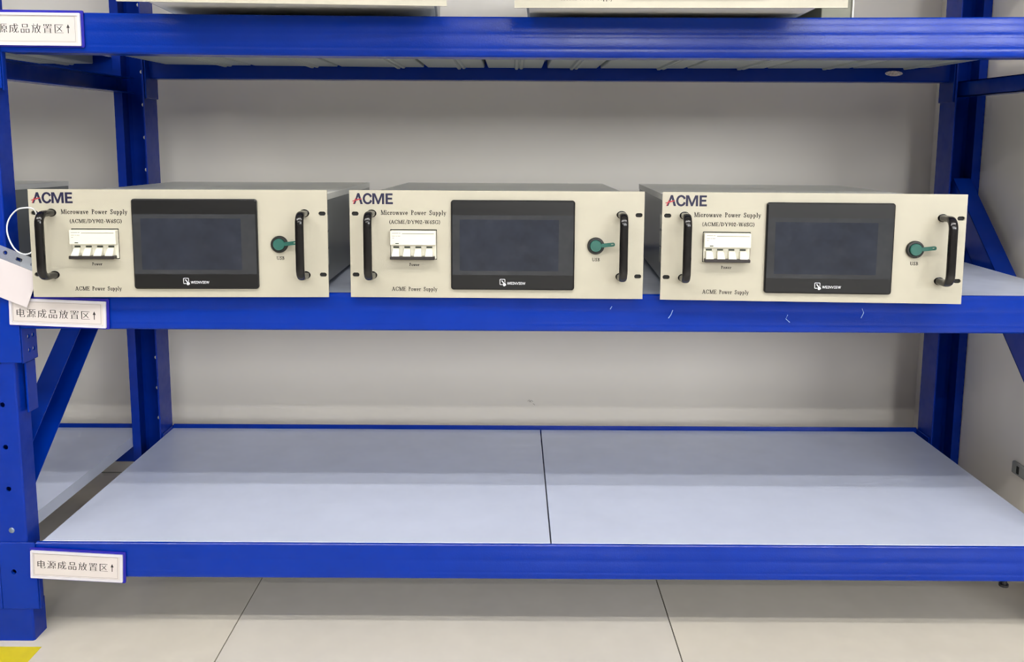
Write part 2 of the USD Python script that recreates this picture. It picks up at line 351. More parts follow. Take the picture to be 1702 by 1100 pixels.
# rear beams of the bay next door, on the same post
for z, s in LEVELS:
    t = grid_x([(D + 0.001 + (0.0475 - a) - 0.0400, c) for a, c in beam_profile(0.080)][::-1], -1.9, BL - 0.035, 4); t.apply_translation((0, 0, z + 0.009))
    obj('beam', t, 'blue_paint', rack, smooth=28, label='rear beam of the next bay')
def channel(p0, p1, w, t, x0, x1):
    """a folded channel in a plane of constant x between two (y, z) points; its web faces +x or -x"""
    p0, p1 = np.array(p0, float), np.array(p1, float); L = np.linalg.norm(p1 - p0); u = (p1 - p0) / L; n = np.array([-u[1], u[0]])
    sec = sg.Polygon([(x0, -w / 2), (x1, -w / 2), (x1, -w / 2 + t), (x0 + t, -w / 2 + t), (x0 + t, w / 2 - t), (x1, w / 2 - t), (x1, w / 2), (x0, w / 2)])
    return remap(ext(sec, L), (1, 0, 0), (0, n[0], n[1]), (0, u[0], u[1]), (0, p0[0], p0[1]))
for c, flip in ((-0.043, 1), (BR - 0.004, -1)):
    ch = channel((0.030, 0.292), (0.565, 0.737 if flip > 0 else 0.775), 0.060, 0.002, c - flip * 0.019, c + flip * 0.019)
    if flip < 0: trimesh.repair.fix_normals(ch)
    d = obj('diagonal_brace', ch, 'blue_paint', rack, smooth=20)
    obj('brace_bracket', bev(min(c + flip * .030, c + flip * .034), max(c + flip * .030, c + flip * .034), 0.020, 0.050, 0.41, 0.499, 0.001), 'blue_paint', d, smooth=20)
    for zt in (0.996, 1.62):
        ti = channel((0.035, zt), (0.565, zt), 0.034, 0.002, c - flip * 0.018, c + flip * 0.014)
        if flip < 0: trimesh.repair.fix_normals(ti)
        obj('side_tie', ti, 'blue_paint', rack, smooth=20)

# ------------------------------------------------------------------ loose shelf panels
def shelf_panel(x0, x1, z, label, ribs=(), s=0.0, group=None, loc=(0, 0, 0), rot=(0, 0, 0)):
    p = thing('steel_shelf', label, 'shelf', loc, rot, group)
    def bend(t): return sag(t, s)
    n = 16; top = []
    xs = np.linspace(x0, x1, n + 1)
    sheet = grid_x([(0.0072, -0.0012), (0.0084, 0.0), (D - 0.0012, 0.0), (D, -0.0012), (D, -0.0255), (D - 0.0013, -0.0255), (D - 0.0013, -0.0016), (0.0085, -0.0016), (0.0085, -0.0255), (0.0072, -0.0255)], x0, x1, n)
    sheet.apply_translation((0, 0, z)); obj('sheet', bend(sheet), 'panel_grey', p, smooth=20)
    for xa, xb in ((x0, x0 + 0.0012), (x1 - 0.0012, x1)):
        l = box(xa, xb, 0.0085, D - 0.0013, z - 0.0245, z - 0.0016); obj('end_lip', bend(l), 'panel_lip', p, smooth=False)
    for xa, xb in zip(ribs[:-1], ribs[1:]):
        d = -0.0400
        q = [(xa + 0.0030, -0.0016), (xa + 0.0030, d + 0.002), (xa + 0.0045, d), (xb - 0.066, d), (xb - 0.064, d - 0.0040), (xb - 0.059, d - 0.0040), (xb - 0.056, d), (xb - 0.053, d - 0.0030), (xb - 0.049, d - 0.0030), (xb - 0.046, d), (xb - 0.006, d), (xb - 0.0045, d + 0.002), (xb - 0.0045, -0.0016)]
        t = remap(ext(sg.Polygon(q), D - 0.106), (1, 0, 0), (0, 0, 1), (0, 1, 0), (0, 0.053, z)); obj('stiffening_pan', bend(t), 'rib_grey', p, smooth=False)
    return p
XS = 0.8946
shelf_panel(0.0055, XS - 0.0014, ZB, 'pale blue-grey steel shelf, left half of the empty bottom shelf', ())
shelf_panel(XS + 0.0014, BW - 0.003, ZB, 'pale blue-grey steel shelf, right half of the empty bottom shelf', ())
shelf_panel(0.0055, XS - 0.0014, ZM - 0.003, 'grey steel shelf under the left and middle instruments on the middle shelf', ())
shelf_panel(XS + 0.0014, BW - 0.003, ZM - 0.003, 'grey steel shelf under the right instrument on the middle shelf', ())
shelf_panel(0.0055, XS - 0.0014, ZT, 'ribbed steel shelf of the top shelf, left half, seen from below', (0.045, 0.243, 0.437, 0.63, 0.765, 0.893), 0.005)
shelf_panel(XS + 0.0014, BW - 0.003, ZT, 'ribbed steel shelf of the top shelf, right half, seen from below', (0.897, 1.016, 1.21, 1.389, 1.579, 1.76), 0.005)
shelf_panel(-1.80, -0.0, ZB, 'pale steel bottom shelf of the next bay, left of the gap', (), loc=(-0.0675, 0, 0))
shelf_panel(-1.85, -0.078, ZM - 0.003, 'steel shelf of the next bay on the middle level, at the left edge', ())
shelf_panel(-1.85, -0.078, ZT, 'ribbed steel shelf of the next bay on the top level, upper left corner', (-0.70, -0.50, -0.30, -0.11))

shelf_panel(0.0055, BW - 0.003, Z_BLOCK, 'unseen steel shelf added above to block lamp light')
shelf_panel(-1.85, -0.078, Z_BLOCK, 'unseen steel shelf added above the next bay to block lamp light')

# ------------------------------------------------------------------ lettering
GAPT = 0.06
def serif_glyph(ch):
    """Roman letters with thick and thin strokes; capitals are 1 high. Returns (shape, advance)."""
    T, t, S = 0.14, 0.07, 0.06
    LS = lambda *p: sg.LineString(p)
    def stem(x, y0, y1, w=T): return sg.box(x - w / 2, y0, x + w / 2, y1)
    def ser(x, y, h=0.13): return sg.box(x - h, y if y < 0.3 else y - S, x + h, y + S if y < 0.3 else y)
    def diag(x0, y0, x1, y1, w): return LS((x0, y0), (x1, y1)).buffer(w / 2, cap_style=2)
    def ring(cx, cy, rx, ry, tx=T, ty=t):
        e = sg.Point(0, 0).buffer(1, quad_segs=8)
        return affinity.translate(affinity.scale(e, rx, ry), cx, cy).difference(affinity.translate(affinity.scale(e, rx - tx, ry - ty), cx, cy))
    def cut(shape, x0, y0, x1, y1): return shape.intersection(sg.box(x0, y0, x1, y1))
    def bowl(x, y0, y1, w):                      # right half ring from a stem at x
        r = ring(x, (y0 + y1) / 2, w, (y1 - y0) / 2); return cut(r, x, y0 - 1, x + 2, y1 + 1)
    U = union_all; X = 0.64
    if ch == 'M': return U([stem(.12, 0, 1, t), diag(.13, 1, .46, .02, T), diag(.46, .02, .80, 1, t), stem(.82, 0, 1), ser(.12, 0), ser(.82, 0), ser(.07, 1, .1), ser(.88, 1, .1)]), .96
    if ch == 'i': return U([stem(.17, 0, X), ser(.17, 0, .15), ser(.11, X, .1), sg.Point(.17, .86).buffer(.09, quad_segs=4)]), .36
    if ch in 'ce':
        r = ring(.28, X / 2, .26, X / 2 + .015)
        if ch == 'c': return U([r.difference(sg.Polygon([(.28, .32), (.7, .56), (.7, .1)])), sg.Point(.47, .47).buffer(.065, quad_segs=4)]), .58
        return U([r.difference(sg.box(.3, .12, .7, .29)), sg.box(.06, .30, .52, .365)]), .6
    if ch == 'r': return U([stem(.17, 0, X), ser(.17, 0, .15), ser(.11, X, .1), diag(.2, .42, .42, .6, t * 1.3), sg.Point(.44, .56).buffer(.075, quad_segs=4)]), .52
    if ch == 'o': return ring(.30, X / 2, .28, X / 2 + .015), .64
    if ch == 'w': return U([diag(.08, X, .26, 0, T * .9), diag(.26, 0, .44, X, t), diag(.42, X, .60, 0, T * .9), diag(.60, 0, .78, X, t), ser(.10, X, .11), ser(.44, X, .11), ser(.78, X, .1)]), .88
    if ch == 'v': return U([diag(.08, X, .30, 0, T * .9), diag(.30, 0, .50, X, t), ser(.10, X, .11), ser(.50, X, .1)]), .6
    if ch == 'y': return U([diag(.10, X, .33, .02, T * .9), diag(.54, X, .24, -.24, t * 1.1), sg.Point(.18, -.22).buffer(.07, quad_segs=4), ser(.12, X, .12), ser(.53, X, .1)]), .62
    if ch == 'a': return U([stem(.40, .05, .46), diag(.38, .05, .54, .03, t), cut(ring(.27, .44, .205, .20), 0, .44, .7, .8), sg.Point(.12, .46).buffer(.065, quad_segs=4), ring(.25, .18, .21, .20, T * .8, t)]), .58
    if ch == 'u': return U([stem(.16, .2, X), stem(.50, 0, X), cut(ring(.33, .22, .245, .24), 0, -.1, .6, .22), ser(.12, X, .1), ser(.46, X, .1), sg.box(.5, 0, .62, S)]), .66
    if ch == 'p': return U([stem(.17, -.26, X), ser(.17, -.26 + 0, .15), ser(.11, X, .1), bowl(.2, -.015, X + .015, .36)]), .64
    if ch == 'l': return U([stem(.17, 0, 1), ser(.17, 0, .15), ser(.11, 1, .1)]), .34
    if ch == 'P': return U([stem(.17, 0, 1), ser(.17, 0, .16), ser(.12, 1, .12), bowl(.2, .46, 1, .40)]), .68
    if ch == 'B': return U([stem(.17, 0, 1), ser(.12, 0, .12), ser(.12, 1, .12), bowl(.2, .50, 1, .36), bowl(.2, 0, .54, .42)]), .72
    if ch == 'D': return U([stem(.17, 0, 1), ser(.12, 0, .12), ser(.12, 1, .12), bowl(.2, 0, 1, .54)]), .82
    if ch == 'E': return U([stem(.17, 0, 1), sg.box(.05, 0, .62, S), sg.box(.05, 1 - S, .6, 1), sg.box(.17, .49, .46, .49 + S), stem(.6, 0, .24, .05), stem(.58, .78, 1, .05), stem(.46, .40, .63, .05)]), .70
    if ch == 'A': return U([diag(.14, 0, .42, 1, t), diag(.40, 1, .72, 0, T), sg.box(.22, .30, .62, .30 + t), ser(.13, 0, .13), ser(.73, 0, .14)]), .88
    if ch == 'C': return U([ring(.42, .5, .40, .515).difference(sg.Polygon([(.46, .5), (1, .85), (1, .18)])), stem(.74, .68, .98, .05)]), .84
    if ch == 'G': return U([ring(.42, .5, .40, .515).difference(sg.Polygon([(.46, .5), (1, .85), (1, .3), (.6, .3)])), stem(.70, .06, .44), ser(.70, .44, .14), stem(.74, .68, .98, .05)]), .90
    if ch == 'S': return U([cut(ring(.30, .74, .24, .27), -.1, .74, .9, 1.1).union(cut(ring(.30, .74, .24, .27), -.1, .47, .30, .76)), cut(ring(.30, .27, .26, .285), -.1, -.1, .9, .27).union(cut(ring(.30, .27, .26, .285), .30, .25, .9, .58)), diag(.16, .60, .46, .42, T), stem(.52, .72, .99, .05), stem(.06, .01, .28, .05)]), .64
    if ch == 'Y': return U([diag(.10, 1, .42, .45, T), diag(.76, 1, .44, .45, t), stem(.43, 0, .5), ser(.43, 0, .16), ser(.12, 1, .14), ser(.75, 1, .12)]), .84
    if ch == 'W': return U([diag(.10, 1, .34, 0, T), diag(.34, 0, .56, 1, t), diag(.54, 1, .80, 0, T), diag(.80, 0, 1.02, 1, t), ser(.12, 1, .13), ser(.56, 1, .12), ser(1.02, 1, .11)]), 1.12
    if ch == 'U': return U([stem(.17, .3, 1), stem(.70, .3, 1, t), cut(ring(.415, .32, .317, .335), 0, -.1, 1, .32), ser(.17, 1, .15), ser(.70, 1, .12)]), .86
    if ch == '0': return ring(.28, .5, .25, .515), .56
    if ch == '2': return U([cut(ring(.27, .73, .23, .28), -.1, .72, .9, 1.1), sg.Point(.12, .72).buffer(.07, quad_segs=4), diag(.44, .74, .08, .06, T * .85), sg.box(.05, 0, .50, .11), stem(.49, 0, .2, .05)]), .56
    if ch == '6': return U([ring(.28, .31, .24, .325), diag(.10, .36, .42, .98, T * .85)]), .56
    if ch == '9': return U([ring(.28, .69, .24, .325), diag(.46, .64, .14, .02, T * .85)]), .56
    if ch == '/': return diag(.02, -.1, .40, 1.1, t * 1.1), .44
    if ch == '-': return sg.box(.05, .34, .42, .43), .48
    if ch == '(': return cut(ring(.75, .45, .62, .78, T * .8, t), 0, -.22, .36, 1.15), .38
    if ch == ')': return cut(ring(-.35, .45, .62, .78, T * .8, t), .02, -.22, .5, 1.15), .34
    raise KeyError(ch)
def serif_word(text, x0, x1, base, cap, bold=0.0):
    """the word spread over x0..x1 (mm from the plate's left), its base line 'base' mm below the plate's top"""
    parts, x = [], 0.0
    for ch in text:
        s, a = serif_glyph(ch); parts.append(affinity.translate(s, x, 0)); x += a + GAPT
    g = union_all(parts).buffer(bold); b = g.bounds
    k = (x1 - x0) / (b[2] - b[0])
    return affinity.affine_transform(g, [k / 1e3, 0, 0, cap / 1e3, (x0 - b[0] * k) / 1e3, 0.177 - base / 1e3])
INK = 0.00025
def print_on(name, shapes, m, parent, y=0.0, label=None):
    return obj(name, face(union_all(shapes), INK, y), m, parent, smooth=False, label=label)
def px(x, y): return (x / 1e3, 0.177 - y / 1e3)                 # mm on the plate, y down from its top

# ------------------------------------------------------------------ the rack-mount power supplies
ps = thing('power_supply', 'cream power supply at the left end of the middle shelf, white tag on its slot', 'power supply', (0.0388, -0.0276, ZM - 0.0041), (-1.0, 0, math.degrees(0.0248)), 'power supplies on the middle shelf')
plate = sg.box(0, 0, 0.4826, 0.177)
for sx in (9, 474.0):
    for sy in (38.5, 139.5):
        plate = plate.difference(sg.LineString([px(sx - 2.4, sy), px(sx + 2.4, sy)]).buffer(0.0034, quad_segs=6))
plate = plate.difference(sg.box(*px(66.5, 113.6), *px(143.2, 63.8)))
fp = face(plate, 0.003, 0.003)
obj('faceplate', fp, 'cream_paint', ps, smooth=False)
for xa, xb in ((0.0025, 0.0155), (0.4671, 0.4801)):  # black strips that paint the shade behind the slots
    obj('slot_shade', bev(xa, xb, 0.0031, 0.0046, 0.012, 0.165, 0.0004), 'recess_black', ps, smooth=False)
CX0, CX1, CD, CZ0, CZ1 = 0.016, 0.4666, 0.62, 0.0130, 0.167
ch = man(bev(CX0, CX1, 0.0031, CD, CZ0, CZ1 - 0.001, 0.001)) - man(box(0.060, 0.150, -0.01, 0.06, 0.055, 0.12))
chs = obj('chassis', tm(ch), 'chassis_grey', ps, smooth=20)
lid = trimesh.util.concatenate([bev(CX0 - 0.0012, CX1 + 0.0012, 0.004, CD + 0.0008, CZ1 - 0.0012, CZ1 + 0.0004, 0.0005), bev(CX0 - 0.0012, CX0 - 0.0001, 0.004, CD, CZ1 - 0.011, CZ1, 0.0004), bev(CX1 + 0.0001, CX1 + 0.0012, 0.004, CD, CZ1 - 0.011, CZ1, 0.0004)])
obj('lid', lid, 'lit_grey', ps, smooth=20)
obj('bounce_plate', bev(CX0 + 0.004, CX1 - 0.004, 0.0035, CD - 0.004, CZ0 - 0.0008, CZ0 - 0.0001, 0.0003), 'lit_grey', ps, smooth=False)  # pale plate added to carry bounce light on the underside
def louvre(x, y, z, s):
    pr = sg.Polygon([(y, 0), (y + 0.013, 0), (y + 0.010, 0.0028), (y + 0.001, 0.0034)])
    return remap(ext(pr, 0.026), (0, 1, 0), (s, 0, 0), (0, 0, 1), (x, 0, z))
for s, x, ys in ((-1, CX0, [0.02 + 0.020 * k for k in range(7)]), (1, CX1, [0.012 + 0.020 * k for k in range(4)])):
    for zz in (0.045, 0.075, 0.105):
        obj('louvre_row', cat([louvre(x, y, zz, s) for y in ys]), 'louvre_grey', chs, smooth=False)

# handles
def handle(x):
    z0, z1, out, r = 0.177 - 0.140, 0.177 - 0.038, 0.041, 0.015
    P = [(x, 0.0, z1), (x, -0.010, z1)]
    P += [(x, -out + r - r * math.sin(a), z1 - r + r * math.cos(a)) for a in np.linspace(0, math.pi / 2, 8)]
    P += [(x, -out, z) for z in np.linspace(z1 - r - 0.008, z0 + r + 0.008, 5)]
    P += [(x, -out + r - r * math.cos(a), z0 + r - r * math.sin(a)) for a in np.linspace(0, math.pi / 2, 8)]
    P += [(x, -0.010, z0), (x, 0.0, z0)]
    P = np.array(P); n = len(P); T = np.gradient(P, axis=0); T /= np.linalg.norm(T, axis=1)[:, None]
    a = np.linspace(0, 2 * np.pi, 18, endpoint=False); V = []
    for p, t in zip(P, T):
        X = np.array([1.0, 0, 0]); q = np.cross(t, X)
        V.append(p + np.outer(np.sign(np.cos(a)) * np.abs(np.cos(a)) ** 0.8, X) * 0.0068 + np.outer(np.sign(np.sin(a)) * np.abs(np.sin(a)) ** 0.8, q) * 0.0052)
    V = np.vstack(V); Fc = []
    for i in range(n - 1):
        for k in range(18):
            l = (k + 1) % 18; Fc += [(i * 18 + k, i * 18 + l, (i + 1) * 18 + l), (i * 18 + k, (i + 1) * 18 + l, (i + 1) * 18 + k)]
    t = trimesh.Trimesh(V, np.array(Fc), process=False); trimesh.repair.fix_normals(t); return t
for hx in (0.0362, 0.4826 - 0.0372):
    h = obj('handle', handle(hx), 'handle_black', ps, smooth=True)
    for hz in (0.177 - 0.140, 0.177 - 0.038):
        w = face(affinity.scale(sg.Point(0, 0).buffer(0.0080, quad_segs=8), 1, 0.8), 0.0012, 0.0, (hx, hz)); obj('collar', w, 'handle_black', h, smooth=20)

# touch screen
bz = rrect(0.1668, 0.177 - 0.1625, 0.3692, 0.177 - 0.0150, 0.0045)
outer_b = [face(bz, 0.0045, 0.0)]
inner = bz.buffer(-0.0022, quad_segs=4)
a0, a1 = np.array(bz.exterior.coords)[:-1], None
def loft(p0, y0, p1, y1):
    A = np.array(p0.exterior.coords)[:-1]; n = len(A)
    c = A.mean(0); B = np.array([p1.exterior.interpolate(p1.exterior.project(sg.Point(*q))).coords[0] for q in A])
    V = np.vstack([np.column_stack([A[:, 0], np.full(n, y0), A[:, 1]]), np.column_stack([B[:, 0], np.full(n, y1), B[:, 1]]), [[c[0], y1, c[1]]]])
    Fc = []
    for i in range(n):
        j = (i + 1) % n; Fc += [(i, j, n + j), (i, n + j, n + i), (n + i, n + j, 2 * n)]
    t = trimesh.Trimesh(V, np.array(Fc), process=False)
    if (t.face_normals[2::3].mean(0))[1] > 0: t.invert()
    return t
scr = obj('touchscreen', cat([face(bz, 0.0045, 0.0), loft(bz, -0.0045, inner, -0.0062)]), 'bezel_black', ps, smooth=20)
obj('glass', face(rrect(0.1690, 0.177 - 0.1378, 0.3672, 0.177 - 0.0396, 0.0008, 3), 0.0004, -0.0060), 'screen_glass', scr, smooth=False)
obj('display', face(sg.box(0.1812, 0.177 - 0.1308, 0.3430, 0.177 - 0.0466), 0.0002, -0.0064), 'screen_dark', scr, smooth=False)
ic = rrect(0.2468, 0.177 - 0.1540, 0.2560, 0.177 - 0.1442, 0.0012, 3)
hand = affinity.rotate(rrect(0.2520, 0.177 - 0.1560, 0.2572, 0.177 - 0.1512, 0.0016, 3), 30).union(sg.LineString([px(250.6, 147.4), px(254.6, 152.6)]).buffer(0.0009))
obj('screen_logo_icon', face(ic.difference(ic.buffer(-0.0011)).difference(hand.buffer(0.0007)).union(hand), INK, -0.0063), 'mark_white', scr, smooth=False, label='white outlined square with a pointing hand')
tx_ = meshkit.text_mesh('WEINVIEW', 0.0044, 0.0002, bold=True)
bb = tx_.bounds; tx_.apply_translation(-bb[0]); tx_.apply_scale([0.0300 / (bb[1][0] - bb[0][0]), 0.0043 / (bb[1][1] - bb[0][1]), 1.0])
obj('screen_logo_lettering', remap(tx_, (1, 0, 0), (0, 0, 1), (0, -1, 0), (0.2590, -0.0063, 0.177 - 0.1535)), 'mark_white', scr, smooth=False)

# circuit breaker in its cut-out
B0, B1 = 0.0676, 0.1423
bk = obj('circuit_breaker', cat([bev(B0, B1, -0.0020, 0.050, 0.177 - 0.1125, 0.177 - 0.0655, 0.0006), bev(B0, B1, -0.0115, -0.0018, 0.177 - 0.0890, 0.177 - 0.0655, 0.0008)]), 'breaker_white', ps, smooth=20)
obj('rating_stripe', face(sg.box(0.0875, 0.177 - 0.0706, 0.1395, 0.177 - 0.0695), INK, -0.0115), 'ink_soft', bk, smooth=False)
marks = [sg.box(0.0710 + a, 0.177 - b - 0.0007, 0.0710 + a + w, 0.177 - b) for a, b, w in ((0, 0.0690, .010), (.0048, 0.0690, .0055), (.011, 0.0690, .003), (0, 0.0735, .005), (.0062, 0.0735, .002), (.0092, 0.0735, .0045), (.0004, 0.0770, .003))]
obj('small_print', face(union_all(marks), INK, -0.0115), 'ink_soft', bk, smooth=False)
obj('small_print', face(sg.box(0.0765, 0.177 - 0.0868, 0.0820, 0.177 - 0.0855), INK, -0.0115), 'breaker_window', bk, smooth=False)
for k in range(4):
    x = B0 + 0.0091 + k * 0.01817
    obj('indicator_window', face(sg.box(x - 0.0050, 0.177 - 0.0944, x + 0.0045, 0.177 - 0.0917), 0.0003, -0.0020), 'breaker_window', bk, smooth=False)
    zt, zb = 0.177 - 0.0952, 0.177 - 0.1070
    tg = trimesh.convex.convex_hull(np.array([(x - 0.0055, -0.002, zt), (x + 0.0055, -0.002, zt), (x - 0.0060, -0.002, zb - .002), (x + 0.0060, -0.002, zb - .002), (x - 0.0048, -0.0055, zt), (x + 0.0048, -0.0055, zt), (x - 0.0062, -0.0150, zb), (x + 0.0062, -0.0150, zb), (x - 0.0062, -0.0150, zb - .003), (x + 0.0062, -0.0150, zb - .003)]))
    obj('toggle', tg, 'breaker_white', bk, smooth=False)
obj('tie_bar', bev(B0 + 0.0005, B1 - 0.0015, -0.0175, -0.0050, 0.177 - 0.1122, 0.177 - 0.1070, 0.0008), 'breaker_bar', bk, smooth=20, label='black bar that ties the four toggles')
lin_w = sg.box(0.0665, 0.177 - 0.1136, 0.1432, 0.177 - 0.0638)  # black liner paints the shade in the gap around the breaker
obj('cutout_shade', face(lin_w.difference(sg.box(0.0685, 0.177 - 0.1120, 0.1420, 0.177 - 0.0653)), 0.0054, 0.0055), 'recess_black', bk, smooth=False)
# usb port with its green cap
ux, uz = 0.4040, 0.177 - 0.0889
def lathe_y(prof, x, z, n=28):
    t = trimesh.creation.revolve(np.array(prof), sections=n)      # (radius, height) about +z
    t = remap(t, (1, 0, 0), (0, 0, 1), (0, -1, 0), (x, 0, z)); trimesh.repair.fix_normals(t); return t
ub = obj('usb_port', lathe_y([(0, 0.0), (0.0138, 0.0), (0.0140, 0.004), (0.0130, 0.0056), (0.0106, 0.0058), (0.0106, 0.004), (0, 0.004)], ux, uz), 'knob_ring', ps, smooth=35)
obj('cap', lathe_y([(0, 0.004), (0.0097, 0.004), (0.0097, 0.0078), (0.0088, 0.0088), (0.0080, 0.0085), (0, 0.0090)], ux, uz), 'knob_green', ub, smooth=35, label='green rubber cap')
ang = math.radians(7)
st = rrect(0.0080, -0.0034, 0.0305, 0.0028, 0.0024, 4).difference(rrect(0.0245, -0.0008, 0.0284, 0.0006, 0.0005, 3))
st = remap(ext(st, 0.0028), (math.cos(ang), -0.10, math.sin(ang)), (-math.sin(ang), 0, math.cos(ang)), (0, -1, 0), (ux, -0.0050, uz))
trimesh.repair.fix_normals(st); obj('pull_tab', st, 'knob_green', ub, smooth=False)

# printing on the faceplate
def P_(*q): return sg.Polygon([px(*v) for v in q])
capA = P_((13.2, 5.0), (16.6, 5.0), (22.0, 22.7), (18.2, 22.7), (14.7, 10.6), (12.2, 16.0), (9.4, 16.0)).union(P_((9.2, 16.3), (12.0, 16.3), (9.4, 22.7), (6.2, 22.7)))
def ell(cx, cy, rx, ry): return affinity.scale(sg.Point(*px(cx, cy)).buffer(1, quad_segs=10), rx / 1e3, ry / 1e3)
capC = ell(30.0, 13.9, 8.0, 9.2).difference(ell(30.0, 13.9, 4.5, 5.9)).difference(P_((31, 13.9), (40, 8.4), (40, 18.6)))
capM = P_((37.6, 22.7), (37.6, 5.0), (42.4, 5.0), (47.4, 17.2), (52.4, 5.0), (57.2, 5.0), (57.2, 22.7), (53.6, 22.7), (53.6, 10.0), (48.8, 22.7), (46.0, 22.7), (41.2, 10.0), (41.2, 22.7))
capE = P_((59.4, 5.0), (71.0, 5.0), (71.0, 8.2), (63.2, 8.2), (63.2, 12.0), (70.2, 12.0), (70.2, 15.2), (63.2, 15.2), (63.2, 19.5), (71.4, 19.5), (71.4, 22.7), (59.4, 22.7))
lg = obj('logo_lettering', face(union_all([capA, capC, capM, capE]), INK, 0.0), 'navy', ps, smooth=False)
sw = P_((4.6, 17.4), (9.0, 16.2), (14.2, 14.2), (19.4, 13.4), (20.6, 14.3), (14.6, 16.3), (9.6, 17.6), (5.0, 18.5)).union(P_((9.6, 13.4), (11.2, 12.6), (8.2, 20.8), (6.6, 22.7), (5.8, 22.7)))
obj('logo_swoosh', face(sw, INK * 1.6, 0.0), 'swoosh_red', lg, smooth=False, label='red swoosh across the letter A')
print_on('title_text', [serif_word('Microwave', 51.4, 95.6, 40.1, 7.6, .010), serif_word('Power', 101.0, 126.0, 40.1, 7.6, .010), serif_word('Supply', 131.2, 158.7, 40.1, 7.6, .010)], 'ink', ps)
print_on('model_text', [serif_word('(ACME/DY902-W6SG)', 65.2, 148.6, 54.8, 6.2, .010)], 'ink', ps)
print_on('power_text', [serif_word('Power', 97.6, 114.2, 124.4, 4.8, .016)], 'ink', ps)
print_on('maker_text', [serif_word('ACME', 68.0, 91.4, 166.0, 6.7, .010), serif_word('Power', 95.8, 116.4, 166.0, 6.7, .010), serif_word('Supply', 121.0, 143.6, 166.0, 6.7, .010)], 'ink', ps)
print_on('usb_text', [serif_word('USB', 398.4, 411.0, 114.6, 5.4, .016)], 'ink', ps)

G = 'power supplies on the middle shelf'
copy_of(ps, 'cream power supply in the middle of the middle shelf, between two others', (0.5573, -0.0134, ZM - 0.0041), (-1.0, 0, math.degrees(-0.0119)), G)
copy_of(ps, 'cream power supply at the right end of the middle shelf, turned slightly left', (1.0681, -0.0236, ZM - 0.0041), (-1.0, 0, math.degrees(-0.0554)), G)
G2 = 'power supplies on the top shelf'
copy_of(ps, 'cream power supply overhanging the top shelf at the left, only its bottom edge in view', (0.243, -0.125, ZT - 0.002), (-0.6, 0, math.degrees(0.072)), G2)
copy_of(ps, 'cream power supply overhanging the top shelf at the right, only its bottom edge in view', (0.826, -0.124, ZT - 0.0088), (-0.3, 0, math.degrees(-0.0314)), G2)
copy_of(ps, 'grey chassis of a power supply in the next bay, behind the white tag', (-0.680, -0.015, ZM - 0.0041), (-1.0, 0, 0))

# narrow case on the top shelf
tc = thing('equipment_case', 'narrow grey sheet-metal case on the top shelf, right of the right upper power supply', 'equipment case', (1.328, 0.03, ZT - 0.003), (0, 0, 0))
obj('body', bev(0.0, 0.0490, 0, 0.42, 0.0, 0.16, 0.001), 'case_grey', tc, smooth=False)
obj('side_flange', bev(0.0492, 0.0515, -0.004, 0.42, 0.0, 0.16, 0.0006), 'edge_white', tc, smooth=False)
for zz in (0.028, 0.10):
    obj('screw', cyl_y(0.036, zz, 0.0035, -0.0025, 0.001, 12), 'edge_white', tc)

